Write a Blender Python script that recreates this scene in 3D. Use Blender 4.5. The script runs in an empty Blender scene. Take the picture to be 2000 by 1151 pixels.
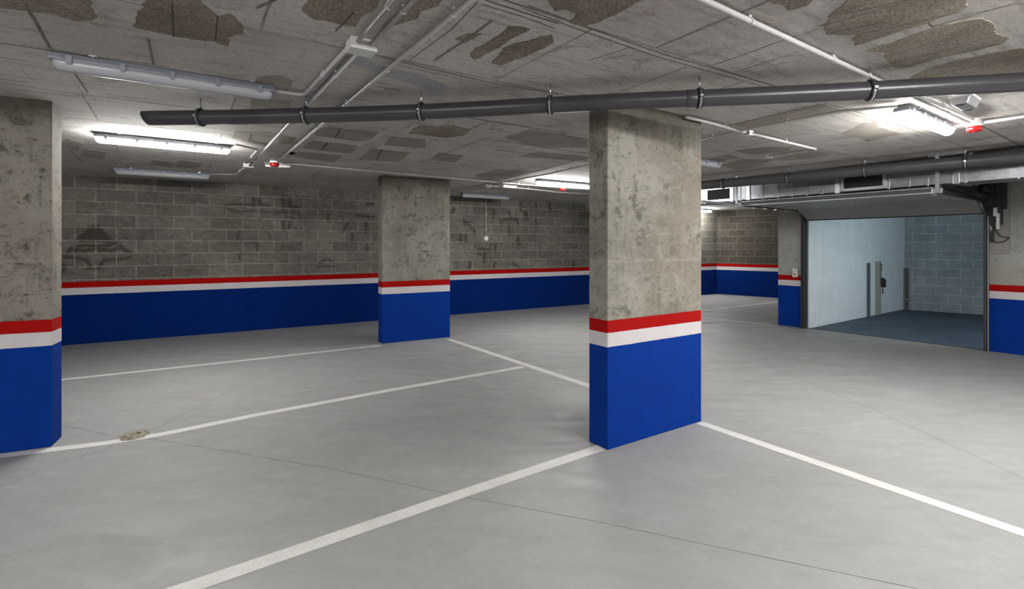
import bpy, bmesh, math, random
from mathutils import Vector, Matrix, noise
random.seed(7)
S = bpy.context.scene
COL = S.collection
PI = math.pi

# ---------------------------------------------------------------- camera / world / exposure
FPX, H, HY = 984.0, 1.5, 480.0          # focal length in px (2000 wide), eye height, horizon row
CEIL = 2.58
cam = bpy.data.cameras.new('camera'); camo = bpy.data.objects.new('camera', cam); COL.objects.link(camo)
cam.sensor_width = 36; cam.lens = FPX / 2000 * 36; cam.shift_y = -(1151 / 2 - HY) / 2000
cam.clip_start = .05; cam.clip_end = 200
camo.location = (0, 0, H); camo.rotation_euler = (PI / 2, 0, 0)
S.camera = camo
S.view_settings.view_transform = 'Standard'; S.view_settings.look = 'None'
S.view_settings.gamma = 1; S.view_settings.use_curve_mapping = False
S.view_settings.exposure = 2.09
W_ = bpy.data.worlds.new('world'); S.world = W_; W_.use_nodes = True
W_.node_tree.nodes['Background'].inputs[0].default_value = (.42, .66, .80, 1)   # overcast daylight outside the gate
W_.node_tree.nodes['Background'].inputs[1].default_value = 0.15
LAMP = 46.0                                # emission of the lit tube diffusers
DAY = 15.0                                 # daylight coming down the ramp

# ---------------------------------------------------------------- plan geometry
A1 = math.radians(33.4)
D1 = Vector((math.cos(A1), math.sin(A1))); D2 = Vector((-D1.y, D1.x))
def uv(p): return p[0] * D1.x + p[1] * D1.y, p[0] * D2.x + p[1] * D2.y
def UV(u, v, z=0): q = D1 * u + D2 * v; return Vector((q.x, q.y, z))
def C(x, y, z=CEIL):                       # a point of a horizontal plane seen at a photo position
    Y = FPX * (H - z) / (y - HY); return Vector(((x - 1000) / FPX * Y, Y, z))
def F(x, y): return C(x, y, 0)

# ---------------------------------------------------------------- object helpers
def tag(o, label=None, cat=None, group=None, kind=None):
    if label: o['label'] = label
    if cat: o['category'] = cat
    if group: o['group'] = group
    if kind: o['kind'] = kind
    return o
def empty(name, loc=(0, 0, 0), rz=0, label=None, cat=None, group=None):
    o = bpy.data.objects.new(name, None); COL.objects.link(o); o.empty_display_size = .1
    o.location = loc; o.rotation_euler = (0, 0, rz)
    return tag(o, label, cat, group)
class MB:
    def __init__(s): s.v = []; s.f = []; s.m = []; s.sm = []
    def add(s, vs, fs, m=0, smooth=False):
        n = len(s.v); s.v += [tuple(v) for v in vs]
        for f in fs: s.f.append([i + n for i in f]); s.m.append(m); s.sm.append(smooth)
        return s
    def box(s, a, b, m=0, M=None):
        x0, y0, z0 = a; x1, y1, z1 = b
        vs = [Vector(p) for p in ((x0,y0,z0),(x1,y0,z0),(x1,y1,z0),(x0,y1,z0),(x0,y0,z1),(x1,y0,z1),(x1,y1,z1),(x0,y1,z1))]
        if M is not None: vs = [M @ v for v in vs]
        return s.add(vs, [(0,3,2,1),(4,5,6,7),(0,1,5,4),(1,2,6,5),(2,3,7,6),(3,0,4,7)], m)
    def prism(s, pts, z0, z1, m=0, m_bottom=None):
        n = len(pts); a = sum(pts[i][0]*pts[(i+1)%n][1]-pts[(i+1)%n][0]*pts[i][1] for i in range(n))
        if a < 0: pts = pts[::-1]
        s.add([(p[0], p[1], z0) for p in pts] + [(p[0], p[1], z1) for p in pts],
              [tuple(range(n))[::-1], tuple(range(n, 2*n))] + [(i, (i+1)%n, n+(i+1)%n, n+i) for i in range(n)], m)
        return s
    def profile(s, prof, x0, x1, m=0, smooth=False):       # (y,z) outline run along x
        n = len(prof)
        return s.add([(x0, p[0], p[1]) for p in prof] + [(x1, p[0], p[1]) for p in prof],
              [tuple(range(n))[::-1], tuple(range(n, 2*n))] + [(i, (i+1)%n, n+(i+1)%n, n+i) for i in range(n)], m, smooth)
    def tube(s, pts, r, seg=12, m=0, caps=True):
        pts = [Vector(p) for p in pts]; n0 = len(s.v); N = len(pts)
        up = None
        for i, p in enumerate(pts):
            t = (pts[min(i+1, N-1)] - pts[max(i-1, 0)]).normalized()
            if up is None:
                up = Vector((0, 0, 1)) if abs(t.z) < .9 else Vector((1, 0, 0))
            a = t.cross(up).normalized(); up = a.cross(t).normalized()
            rr = r[i] if isinstance(r, (list, tuple)) else r
            for k in range(seg):
                an = 2*PI*k/seg; s.v.append(tuple(p + (a*math.cos(an) + up*math.sin(an))*rr))
        for i in range(N-1):
            for k in range(seg):
                s.f.append([n0+i*seg+k, n0+(i+1)*seg+k, n0+(i+1)*seg+(k+1)%seg, n0+i*seg+(k+1)%seg]); s.m.append(m); s.sm.append(True)
        if caps:
            s.f.append([n0+k for k in range(seg)]); s.m.append(m); s.sm.append(False)
            s.f.append([n0+(N-1)*seg+k for k in range(seg)][::-1]); s.m.append(m); s.sm.append(False)
        return s
    def build(s, name, mats, parent=None, bevel=0, loc=None, rz=0):
        me = bpy.data.meshes.new(name); me.from_pydata(s.v, [], s.f)
        if not isinstance(mats, (list, tuple)): mats = [mats]
        for mt in mats: me.materials.append(mt)
        for p, m, sm in zip(me.polygons, s.m, s.sm): p.material_index = m; p.use_smooth = sm
        bm = bmesh.new(); bm.from_mesh(me); bmesh.ops.recalc_face_normals(bm, faces=bm.faces)
        bm.to_mesh(me); bm.free()
        o = bpy.data.objects.new(name, me); COL.objects.link(o)
        if parent: o.parent = parent
        if loc is not None: o.location = loc; o.rotation_euler = (0, 0, rz)
        if bevel:
            md = o.modifiers.new('bevel', 'BEVEL'); md.width = bevel; md.segments = 2; md.limit_method = 'ANGLE'
        return o

# ---------------------------------------------------------------- node material helper
class NM:
    def __init__(s, name, rough=.8, metal=0, spec=.5):
        s.m = bpy.data.materials.new(name); s.m.use_nodes = True; s.nt = s.m.node_tree
        s.b = s.nt.nodes['Principled BSDF']; s.b.inputs['Roughness'].default_value = rough
        s.b.inputs['Metallic'].default_value = metal; s.b.inputs['Specular IOR Level'].default_value = spec
    def n(s, t, **kw):
        o = s.nt.nodes.new(t)
        for k, v in kw.items():
            if k.startswith('i_'):
                o.inputs[k[2:].replace('_', ' ')].default_value = v
            else: setattr(o, k, v)
        return o
    def l(s, a, b): s.nt.links.new(a, b)
    def val(s, inp, x):
        if hasattr(x, 'is_linked') or isinstance(x, bpy.types.NodeSocket): s.l(x, inp)
        else: inp.default_value = x
    def obj(s): return s.n('ShaderNodeTexCoord').outputs['Object']
    def gen_map(s, vec, scale=(1,1,1), rot=(0,0,0), loc=(0,0,0)):
        o = s.n('ShaderNodeMapping'); s.l(vec, o.inputs[0]); o.inputs['Scale'].default_value = scale
        o.inputs['Rotation'].default_value = rot; o.inputs['Location'].default_value = loc; return o.outputs[0]
    def noise(s, vec, scale, detail=6, rough=.6, dist=0):
        o = s.n('ShaderNodeTexNoise'); s.l(vec, o.inputs['Vector']); o.inputs['Scale'].default_value = scale
        o.inputs['Detail'].default_value = detail; o.inputs['Roughness'].default_value = rough; o.inputs['Distortion'].default_value = dist
        return o.outputs['Fac']
    def math(s, op, a, b=0, c=None, clamp=False):
        o = s.n('ShaderNodeMath'); o.operation = op; o.use_clamp = clamp; s.val(o.inputs[0], a); s.val(o.inputs[1], b)
        if c is not None: s.val(o.inputs[2], c)
        return o.outputs[0]
    def ss(s, x, a, b, lo=0, hi=1):
        o = s.n('ShaderNodeMapRange'); o.interpolation_type = 'SMOOTHSTEP'; s.val(o.inputs[0], x)
        o.inputs[1].default_value = a; o.inputs[2].default_value = b; o.inputs[3].default_value = lo; o.inputs[4].default_value = hi
        return o.outputs[0]
    def mix(s, f, a, b, mode='MIX'):
        o = s.n('ShaderNodeMix'); o.data_type = 'RGBA'; o.blend_type = mode; s.val(o.inputs[0], f)
        for i, x in ((6, a), (7, b)):
            if isinstance(x, tuple): o.inputs[i].default_value = (x[0], x[1], x[2], 1)
            else: s.l(x, o.inputs[i])
        return o.outputs[2]
    def mul(s, col, k):                      # multiply a colour by a scalar socket
        c = s.n('ShaderNodeCombineColor')
        for i in range(3): s.val(c.inputs[i], k)
        return s.mix(1.0, col, c.outputs[0], 'MULTIPLY')
    def sep(s, vec): o = s.n('ShaderNodeSeparateXYZ'); s.l(vec, o.inputs[0]); return o.outputs
    def bump(s, h, strength=.3, dist=.01):
        o = s.n('ShaderNodeBump'); o.inputs['Strength'].default_value = strength; o.inputs['Distance'].default_value = dist
        s.l(h, o.inputs['Height']); s.l(o.outputs[0], s.b.inputs['Normal'])
    def out(s, col):
        if isinstance(col, tuple): s.b.inputs['Base Color'].default_value = (*col, 1)
        else: s.l(col, s.b.inputs['Base Color'])
        return s.m

def plain(name, col, rough=.5, metal=0, spec=.5, var=.06, scale=30):
    m = NM(name, rough, metal, spec); n = m.noise(m.obj(), scale, 3)
    return m.out(m.mul((*col,) and m.mix(0.0, col, col), m.ss(n, .3, .7, 1 - var, 1 + var)))

RED, WHT, BLU = (.31, .003, .002), (.55, .52, .53), (.0, .026, .21)
def add_bands(m, base, P, painted=True, k=1.0):
    """blue / white / red painted dado up to 0.95 m, chosen by height on the wall"""
    n = m.noise(P, 9, 3); z = m.math('ADD', m.sep(P)[2], m.math('MULTIPLY', m.math('SUBTRACT', n, .5), .008))
    wear = m.noise(P, 4, 8, .7); sc = m.noise(m.gen_map(P, (3, 3, 22)), 3, 6, .8)
    blu = m.mix(m.ss(wear, .35, .7), BLU, (.0, .031, .24))
    blu = m.mix(m.ss(sc, .66, .74, 0, .35), blu, (.03, .10, .30))
    scf = m.noise(P, 26, 5, .8); blu = m.mix(m.ss(scf, .66, .74, 0, .7), blu, (.003, .015, .09))
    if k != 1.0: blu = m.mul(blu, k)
    wht = m.mix(m.ss(wear, .35, .7), WHT, (.50, .475, .485))
    c = m.mix(m.math('LESS_THAN', z, .950), base, RED)
    c = m.mix(m.math('LESS_THAN', z, .858), c, wht)
    c = m.mix(m.math('LESS_THAN', z, .754), c, blu)
    return c, m.math('LESS_THAN', z, .950)

def concrete_paint(name, base=(.195, .185, .155), dark=(.09, .083, .066), light=(.30, .285, .245), seed=0, bands=True, streak=1.0):
    m = NM(name, .85, spec=.12); P = m.obj(); Q = m.gen_map(P, loc=(seed*3.1, seed*1.7, seed*.9))
    n1 = m.noise(Q, 2.2, 8, .65, .4); n2 = m.noise(m.gen_map(Q, (7, 7, 1.2)), 2.2, 6, .7); n3 = m.noise(Q, 28, 8, .75)
    n4 = m.noise(Q, 6, 10, .8, .5)
    c = m.mix(m.ss(n1, .35, .68), base, light)
    c = m.mix(m.ss(n2, .52, .72, 0, .55*streak), c, dark)
    c = m.mix(m.ss(n4, .52, .62, 0, .85), c, dark)
    n7 = m.noise(m.gen_map(Q, (1, 1, 2.2)), 13, 9, .85, .6); c = m.mix(m.ss(n7, .53, .62, 0, .65), c, dark); c = m.mix(m.ss(n7, .38, .46, .6, 0), c, light)
    c = m.mix(m.ss(n3, .60, .72, 0, .5), c, light)
    n9 = m.noise(Q, 1.4, 5, .6); c = m.mix(m.ss(n9, .5, .66, 0, .45), c, (base[0]*.95, base[1]*.82, base[2]*.78))
    n10 = m.noise(m.gen_map(Q, (1, 1, 1.6)), 5, 12, .82, .8); c = m.mix(m.ss(n10, .54, .60, 0, .7), c, light)
    z = m.sep(P)[2]
    # shutter-board lift line and darker band towards the top
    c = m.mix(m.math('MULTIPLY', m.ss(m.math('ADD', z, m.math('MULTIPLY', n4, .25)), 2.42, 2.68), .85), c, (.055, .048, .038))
    w = m.math('ABSOLUTE', m.math('SUBTRACT', m.math('ADD', z, m.math('MULTIPLY', n1, .03)), 1.40))
    c = m.mix(m.math('MULTIPLY', m.math('LESS_THAN', w, .012), m.ss(n4, .4, .55, 0, .6)), c, light)
    v = m.n('ShaderNodeTexVoronoi'); m.l(m.gen_map(Q, (1, 1, 1)), v.inputs['Vector']); v.inputs['Scale'].default_value = 11
    hole = m.math('LESS_THAN', v.outputs['Distance'], .10); c = m.mix(m.math('MULTIPLY', hole, m.ss(n1, .5, .55, 0, .8)), c, (.06, .055, .045))
    b = None
    if bands: c, b = add_bands(m, c, P)
    m.bump(m.math('ADD', n4, m.math('MULTIPLY', n3, .5)), .35, .006)
    return m.out(c)

def block_paint(name, x0=.202, bw=.5, z0=.98, bh=.2, c1=(.112, .104, .090), c2=(.168, .157, .137), mort=(.235, .222, .195),
                bands=True, attr=False, grit=1.0, light=1.0, mw=.0085):
    m = NM(name, .9, spec=.1); P = m.obj(); s = m.sep(P)
    cx = m.n('ShaderNodeCombineXYZ'); n0 = m.noise(P, 3, 3)
    m.l(m.math('SUBTRACT', s[0], x0), cx.inputs[0])
    m.l(m.math('ADD', m.math('SUBTRACT', s[2], z0), m.math('MULTIPLY', m.math('SUBTRACT', n0, .5), .016)), cx.inputs[1])
    br = m.n('ShaderNodeTexBrick', offset=.5, offset_frequency=2, squash=1.0, squash_frequency=2); m.l(cx.outputs[0], br.inputs['Vector'])
    br.inputs['Scale'].default_value = 1; br.inputs['Brick Width'].default_value = bw; br.inputs['Row Height'].default_value = bh
    br.inputs['Mortar Size'].default_value = mw; br.inputs['Mortar Smooth'].default_value = .35; br.inputs['Bias'].default_value = 0
    br.inputs['Color1'].default_value = (*c1, 1); br.inputs['Color2'].default_value = (*c2, 1); br.inputs['Mortar'].default_value = (*mort, 1)
    n1 = m.noise(P, 1.1, 6, .6); n2 = m.noise(m.gen_map(P, (1.5, 1, 5)), 2.5, 8, .7); n3 = m.noise(P, 60, 5, .8)
    c = br.outputs['Color']
    c = m.mul(c, m.ss(n1, .3, .7, .82, 1.18)); c = m.mix(m.ss(n2, .5, .7, 0, .35), c, c2)
    c = m.mul(c, m.ss(n3, .25, .75, 1 - .38*grit, 1 + .38*grit)); n5 = m.noise(m.gen_map(P, (1, 1, 1.6)), 9, 8, .8); c = m.mul(c, m.ss(n5, .32, .68, 1 - .28*grit, 1 + .26*grit))
    # mortar locally smeared over
    c = m.mix(m.math('MULTIPLY', m.ss(n2, .55, .66, 0, .5), m.ss(n1, .45, .6)), c, c2)
    c = m.mix(m.ss(n0, .5, .75, 0, .25), c, (.16, .145, .10))
    if attr:
        a = m.n('ShaderNodeAttribute', attribute_name='stain').outputs['Fac']
        wob = m.math('ADD', a, m.math('MULTIPLY', m.math('SUBTRACT', m.noise(P, 9, 5, .7), .5), .5))
        c = m.mix(m.math('MULTIPLY', m.ss(wob, .12, .85, 0, .80), m.math('SUBTRACT', 1, m.math('MULTIPLY', br.outputs['Fac'], .8))), c, (.042, .035, .028))
    if light != 1.0: c = m.mul(c, light)
    h = m.math('SUBTRACT', 1, br.outputs['Fac'])
    if bands:
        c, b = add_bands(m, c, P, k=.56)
    m.bump(m.math('ADD', h, m.math('MULTIPLY', n3, .4)), .35, .006)
    return m.out(c)

M = {}
M['col_a'] = concrete_paint('column_concrete_paint', seed=1)
M['col_b'] = concrete_paint('column_concrete_paint_middle', (.19, .183, .155), (.075, .07, .055), (.27, .26, .225), seed=2)
M['col_c'] = concrete_paint('column_concrete_paint_left', (.20, .182, .155), (.055, .048, .038), (.25, .232, .20), seed=3)
M['wall_conc'] = concrete_paint('wall_concrete_paint', (.31, .305, .28), (.24, .23, .21), (.36, .355, .33), seed=5, streak=.4)
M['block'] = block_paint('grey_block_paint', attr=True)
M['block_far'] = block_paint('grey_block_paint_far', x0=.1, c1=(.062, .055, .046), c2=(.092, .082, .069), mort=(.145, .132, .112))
M['block_ramp'] = block_paint('painted_block', x0=.15, bw=.42, c1=(.30, .34, .35), c2=(.36, .39, .40), mort=(.48, .51, .52), bands=False, mw=.011, grit=.25)
def plaster():
    m = NM('painted_plaster', .8, spec=.3); P = m.obj(); n = m.noise(P, 3, 6, .6); n2 = m.noise(m.gen_map(P, (1, 1, 3)), 8, 6)
    c = m.mix(m.ss(n, .3, .7), (.62, .66, .67), (.70, .74, .75)); m.bump(n2, .1, .003); return m.out(c)
M['plaster'] = plaster()
def floor_mat(name, c1, c2, c3, dark, rough=.55, warm=(.42, .385, .36)):
    m = NM(name, rough, spec=.35); P = m.obj()
    n1 = m.noise(P, .55, 5, .6, .3); n2 = m.noise(m.gen_map(P, (1.2, 3.4, 1), rot=(0, 0, -.35)), 1.3, 9, .68, .8)
    n3 = m.noise(P, 4.5, 10, .72, 1.2); n4 = m.noise(P, 70, 4, .7); n5 = m.noise(m.gen_map(P, (1, 4, 1), rot=(0, 0, .9)), 2.6, 10, .8, 1.5)
    n6 = m.noise(P, .35, 3)
    c = m.mix(m.ss(n1, .35, .65), c1, c2); c = m.mix(m.ss(n2, .40, .75, 0, .38), c, dark)
    c = m.mix(m.ss(n3, .45, .75, 0, .32), c, c3); c = m.mix(m.ss(n5, .66, .80, 0, .4), c, c3); n9 = m.noise(P, 14, 8, .75, .5); c = m.mix(m.ss(n9, .50, .75, 0, .35), c, dark)
    c = m.mix(m.ss(n6, .5, .8, 0, .25), c, warm)
    v = m.n('ShaderNodeTexVoronoi'); m.l(P, v.inputs['Vector']); v.inputs['Scale'].default_value = 6
    c = m.mix(m.math('MULTIPLY', m.math('LESS_THAN', v.outputs['Distance'], .045), .5), c, dark)
    c = m.mul(c, m.ss(n4, .25, .75, .95, 1.05))
    m.l(m.ss(n2, .3, .7, rough - .08, rough + .12), m.b.inputs['Roughness'])
    m.bump(m.math('ADD', n3, m.math('MULTIPLY', n4, .3)), .06, .004)
    return m.out(c)
M['floor'] = floor_mat('power_floated_concrete', (.25, .249, .246), (.28, .279, .276), (.34, .34, .338), (.195, .192, .187), warm=(.25, .238, .228))
M['ramp_floor'] = floor_mat('ramp_asphalt_paint', (.050, .068, .09), (.068, .094, .125), (.095, .135, .18), (.035, .047, .062), .6, warm=(.05, .06, .07))
def ceil_mat():
    m = NM('slab_formwork_concrete', .88, spec=.2); P = m.obj()   # the slab object is turned so x,y run with the shuttering
    nw = m.noise(P, 1.3, 3)
    w = m.n('ShaderNodeVectorMath', operation='MULTIPLY_ADD'); nn = m.n('ShaderNodeTexNoise'); m.l(P, nn.inputs['Vector']); nn.inputs['Scale'].default_value = 2.2
    m.l(nn.outputs['Color'], w.inputs[0]); w.inputs[1].default_value = (.03, .03, 0); m.l(P, w.inputs[2])
    Pw = w.outputs[0]
    br = m.n('ShaderNodeTexBrick', offset=.33, offset_frequency=2, squash=1.0, squash_frequency=2); m.l(m.gen_map(Pw, loc=(.57, -.015, 0)), br.inputs['Vector'])
    br.inputs['Scale'].default_value = 1; br.inputs['Brick Width'].default_value = 1.38; br.inputs['Row Height'].default_value = .935
    br.inputs['Mortar Size'].default_value = .009; br.inputs['Mortar Smooth'].default_value = .6
    br.inputs['Color1'].default_value = (.40, .378, .355, 1); br.inputs['Color2'].default_value = (.54, .518, .49, 1); br.inputs['Mortar'].default_value = (.085, .075, .062, 1)
    b2 = m.n('ShaderNodeTexBrick', offset=.5, offset_frequency=2, squash=1.0, squash_frequency=2); m.l(m.gen_map(Pw, loc=(.1, .2, 0), rot=(0, 0, 0)), b2.inputs['Vector'])
    b2.inputs['Scale'].default_value = 1; b2.inputs['Brick Width'].default_value = .46; b2.inputs['Row Height'].default_value = .3115
    b2.inputs['Mortar Size'].default_value = .004; b2.inputs['Mortar Smooth'].default_value = .8
    n1 = m.noise(P, .9, 6, .65, .5); n2 = m.noise(m.gen_map(P, (1.2, 9, 1)), 1.7, 8, .7); n3 = m.noise(P, 3.2, 10, .75, .8)
    n4 = m.noise(P, 45, 5, .75); n5 = m.noise(m.gen_map(P, (7, 1.2, 1)), 1.6, 8, .7); n6 = m.noise(P, 9, 8, .8, .3)
    c = br.outputs['Color']
    c = m.mix(m.ss(n1, .35, .65, .1, .65), c, (.53, .508, .48))
    c = m.mix(m.math('MULTIPLY', b2.outputs['Fac'], m.ss(n1, .45, .6, .0, .5)), c, (.11, .10, .085))
    c = m.mix(m.ss(n2, .48, .70, 0, .7), c, (.25, .225, .20)); n8 = m.noise(m.gen_map(P, (5, 26, 1)), 1.6, 8, .8, .4); c = m.mix(m.ss(n8, .58, .70, 0, .6), c, (.16, .14, .12)); c = m.mix(m.ss(n8, .30, .42, .35, 0), c, (.56, .54, .51)); c = m.mix(m.ss(n5, .60, .75, 0, .35), c, (.28, .255, .225))
    c = m.mix(m.ss(n3, .53, .66, 0, .75), c, (.27, .245, .22))
    c = m.mix(m.ss(n3, .30, .44, .55, 0), c, (.60, .58, .55))
    c = m.mix(m.ss(n6, .66, .73, 0, .8), c, (.07, .058, .045))
    n7 = m.noise(P, .5, 4); c = m.mix(m.ss(n7, .48, .66, 0, .4), c, (.36, .305, .28))
    c = m.mul(c, m.ss(n4, .25, .75, .80, 1.2))
    m.bump(m.math('ADD', m.math('ADD', n3, m.math('MULTIPLY', n4, .3)), m.math('MULTIPLY', br.outputs['Fac'], -1)), .3, .008)
    return m.out(c)
M['ceil'] = ceil_mat()
def rough_mat(name, a, b, k=1):
    m = NM(name, .95, spec=.1); P = m.obj(); n1 = m.noise(P, 110, 4, .8); n2 = m.noise(P, 1.8, 7, .7, .6); n3 = m.noise(P, 5, 8, .75, .4)
    c = m.mix(m.ss(n2, .35, .65), a, b); c = m.mix(m.ss(n3, .58, .7, 0, .5 * k), c, (.36, .34, .31))
    c = m.mul(c, m.ss(n1, .32, .68, .5, 1.5)); m.bump(n1, .8, .012); return m.out(c)
M['spall'] = rough_mat('exposed_block_aggregate', (.235, .20, .162), (.335, .292, .243))
M['faint'] = rough_mat('thinly_coated_block', (.30, .268, .235), (.37, .338, .30), 1.3)
M['lime'] = rough_mat('lime_bloom', (.38, .375, .41), (.46, .455, .49), 1)
M['joint'] = plain('joint_dark', (.055, .048, .04), .95)
M['rib'] = rough_mat('slab_rib_concrete', (.44, .42, .395), (.54, .52, .49), .8)
M['seam_band'] = plain('shuttering_seam_and_band', (.17, .155, .135), .95, var=.3)
M['sawcut'] = plain('sawcut_joint', (.11, .107, .10), .9)
def line_mat():
    m = NM('road_line_paint', .6, spec=.3); P = m.obj(); n = m.noise(P, 5, 8, .7); n2 = m.noise(P, 60, 3)
    c = m.mix(m.ss(n, .35, .7), (.56, .555, .54), (.49, .485, .47)); c = m.mul(c, m.ss(n2, .2, .8, .95, 1.05)); return m.out(c)
M['line'] = line_mat()
M['pvc'] = plain('dark_grey_pvc', (.042, .039, .044), .32, spec=.5, var=.10, scale=3)
M['pvc2'] = plain('dark_grey_pvc_rear', (.048, .046, .050), .42, var=.1, scale=3)
M['bore'] = plain('pipe_bore', (.015, .015, .016), .8)
M['rubber'] = plain('black_rubber', (.012, .012, .014), .6)
M['zinc'] = plain('zinc_plated_steel', (.55, .56, .58), .28, metal=1, var=.12, scale=12)
M['alu'] = plain('brushed_aluminium', (.62, .62, .63), .38, metal=1, var=.08)
def galv():
    m = NM('galvanised_sheet', .3, metal=1); P = m.obj(); v = m.n('ShaderNodeTexVoronoi'); m.l(P, v.inputs['Vector']); v.inputs['Scale'].default_value = 26
    n = m.noise(m.gen_map(P, (3, 1, 1)), 1.6, 4); s = m.n('ShaderNodeSeparateColor'); m.l(v.outputs['Color'], s.inputs[0])
    c = m.mix(m.ss(s.outputs[0], 0, 1), (.30, .31, .33), (.36, .37, .39)); m.l(m.ss(n, .3, .7, .34, .46), m.b.inputs['Roughness'])
    return m.out(c)
M['galv'] = galv()
M['conduit'] = plain('pale_grey_conduit', (.40, .39, .385), .45)
M['clipgrey'] = plain('grey_clip', (.55, .54, .53), .5)
M['boxgrey'] = plain('junction_box_plastic', (.60, .59, .57), .5)
M['fix'] = plain('fixture_housing_grey', (.19, .20, .235), .45)
M['white'] = plain('white_plastic', (.78, .78, .77), .4)
M['dgrey'] = plain('painted_dark_steel', (.045, .052, .055), .45)
M['track'] = plain('blackened_track', (.028, .029, .031), .5)
M['panel'] = plain('door_panel_skin', (.30, .295, .28), .55, var=.04, scale=5)
M['motor'] = plain('operator_black', (.02, .02, .022), .5)
M['plate'] = plain('mounting_board_grey', (.25, .24, .22), .8)
M['post'] = plain('post_beige_aluminium', (.33, .30, .26), .5)
M['strip'] = plain('slate_grey_profile', (.085, .10, .125), .6)
M['brown'] = plain('bronze_grey_profile', (.13, .12, .125), .6)
M['mold'] = plain('old_plaster_spill', (.20, .17, .13), .95, var=.4, scale=25)
M['rubble'] = plain('rough_concrete_patch', (.36, .34, .31), .95, var=.3, scale=40)
def emis(name, col, k):
    m = NM(name, .4); m.out(col); m.b.inputs['Emission Color'].default_value = (*col, 1); m.b.inputs['Emission Strength'].default_value = k; return m.m
M['lit'] = emis('lit_diffuser', (1.0, .99, .96), LAMP)
def slotted():
    m = NM('slotted_angle_steel', .4, metal=.4); P = m.obj(); z = m.sep(P)
    f = m.math('FRACT', m.math('MULTIPLY', z[2], 22)); a = m.math('LESS_THAN', f, .45)
    b = m.math('LESS_THAN', m.math('ABSOLUTE', m.math('SUBTRACT', z[1], .072)), .012)
    return m.out(m.mix(m.math('MULTIPLY', a, b), (.40, .39, .37), (.01, .01, .01)))
M['slotted'] = slotted()
def diff():
    m = NM('frosted_diffuser', .22, spec=.6); m.b.inputs['Transmission Weight'].default_value = .15; return m.out((.40, .40, .43))
M['diff'] = diff()
def clearp():
    m = NM('clear_cover', .12, spec=.6); m.b.inputs['Transmission Weight'].default_value = .55; return m.out((.80, .80, .80))
M['clear'] = clearp()
def redlens():
    m = NM('red_lens', .2, spec=.6); return m.out((.36, .006, .006))
M['red'] = redlens()

# ---------------------------------------------------------------- room shell
def wall(name, p, q, t, mat, z0=-.0, z1=CEIL, side=1, grid=None, stain=None):
    """box wall from p to q; local x along it, visible face on local y=0, thickness away from the room"""
    p = Vector(p); q = Vector(q); d = q - p; L = d.length; rz = math.atan2(d.y, d.x)
    mb = MB()
    if grid:
        nx, nz = int(L / grid), int((z1 - z0) / grid)
        vs = [(L*i/nx, 0, z0 + (z1-z0)*j/nz) for j in range(nz+1) for i in range(nx+1)]
        mb.add(vs, [(j*(nx+1)+i, j*(nx+1)+i+1, (j+1)*(nx+1)+i+1, (j+1)*(nx+1)+i) for j in range(nz) for i in range(nx)])
        y = t * side
        mb.add([(0,y,z0),(L,y,z0),(L,y,z1),(0,y,z1),(0,0,z0),(L,0,z0),(L,0,z1),(0,0,z1)], [(0,3,2,1),(0,1,5,4),(3,7,6,2),(0,4,7,3),(1,2,6,5)])
        nm = len(vs)
    else:
        mb.box((0, min(0, t*side), z0), (L, max(0, t*side), z1))
    o = mb.build(name, mat, loc=(p.x, p.y, 0), rz=rz); o['kind'] = 'structure'
    if grid and stain:
        at = o.data.attributes.new('stain', 'FLOAT', 'POINT')
        for i, v in enumerate(o.data.vertices):
            at.data[i].value = stain(v.co.x, v.co.z) if abs(v.co.y) < 1e-5 else 0
    return o

BA, BB = Vector((-6.80, 7.53)), Vector((6.35, 15.62))
bw = (BB - BA).normalized(); BL = (BB - BA).length
def onback(x, y):                                # photo position -> (along, height) on the back wall
    r = (x - 1000) / FPX; t = (r*BA.y - BA.x) / (bw.x - r*bw.y); Y = BA.y + t*bw.y
    return t, H + (HY - y) * Y / FPX
def seg_dist(px, pz, a, b):
    ax, az = a; bx, bz = b; dx, dz = bx-ax, bz-az; l = dx*dx+dz*dz or 1e-9
    t = max(0, min(1, ((px-ax)*dx+(pz-az)*dz)/l)); return math.hypot(px-ax-t*dx, pz-az-t*dz)
EXT = 3.6                                        # the wall runs on behind the left column
def zr(x, y, ox=100, oy=320, k=4.794): return onback(ox + x/k, oy + y/k)
ST = []                                          # damp marks: (polyline, width, strength)
def st(pts, w, s=1.0, **k): ST.append(([zr(*p, **k) for p in pts], w, s))
st([(395,600),(350,650),(290,705)], .07); st([(425,600),(465,660),(530,705)], .07); st([(370,640),(350,700),(470,700),(440,640)], .07)
st([(250,770),(330,765),(410,775),(520,765),(600,745)], .030); st([(230,810),(300,815),(420,805),(560,812),(610,800)], .035)
st([(190,790),(150,835)], .035, .9); st([(640,770),(700,815),(740,830)], .035, .9)
st([(120,870),(220,880),(330,900),(370,960)], .03, .9); st([(740,880),(620,895),(490,905),(450,960)], .03, .9)
st([(60,930),(110,960)], .05); st([(60,1000),(110,1000)], .045); st([(290,985),(540,990)], .012, .7)
g = dict(ox=440, oy=320, k=4.797)
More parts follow.
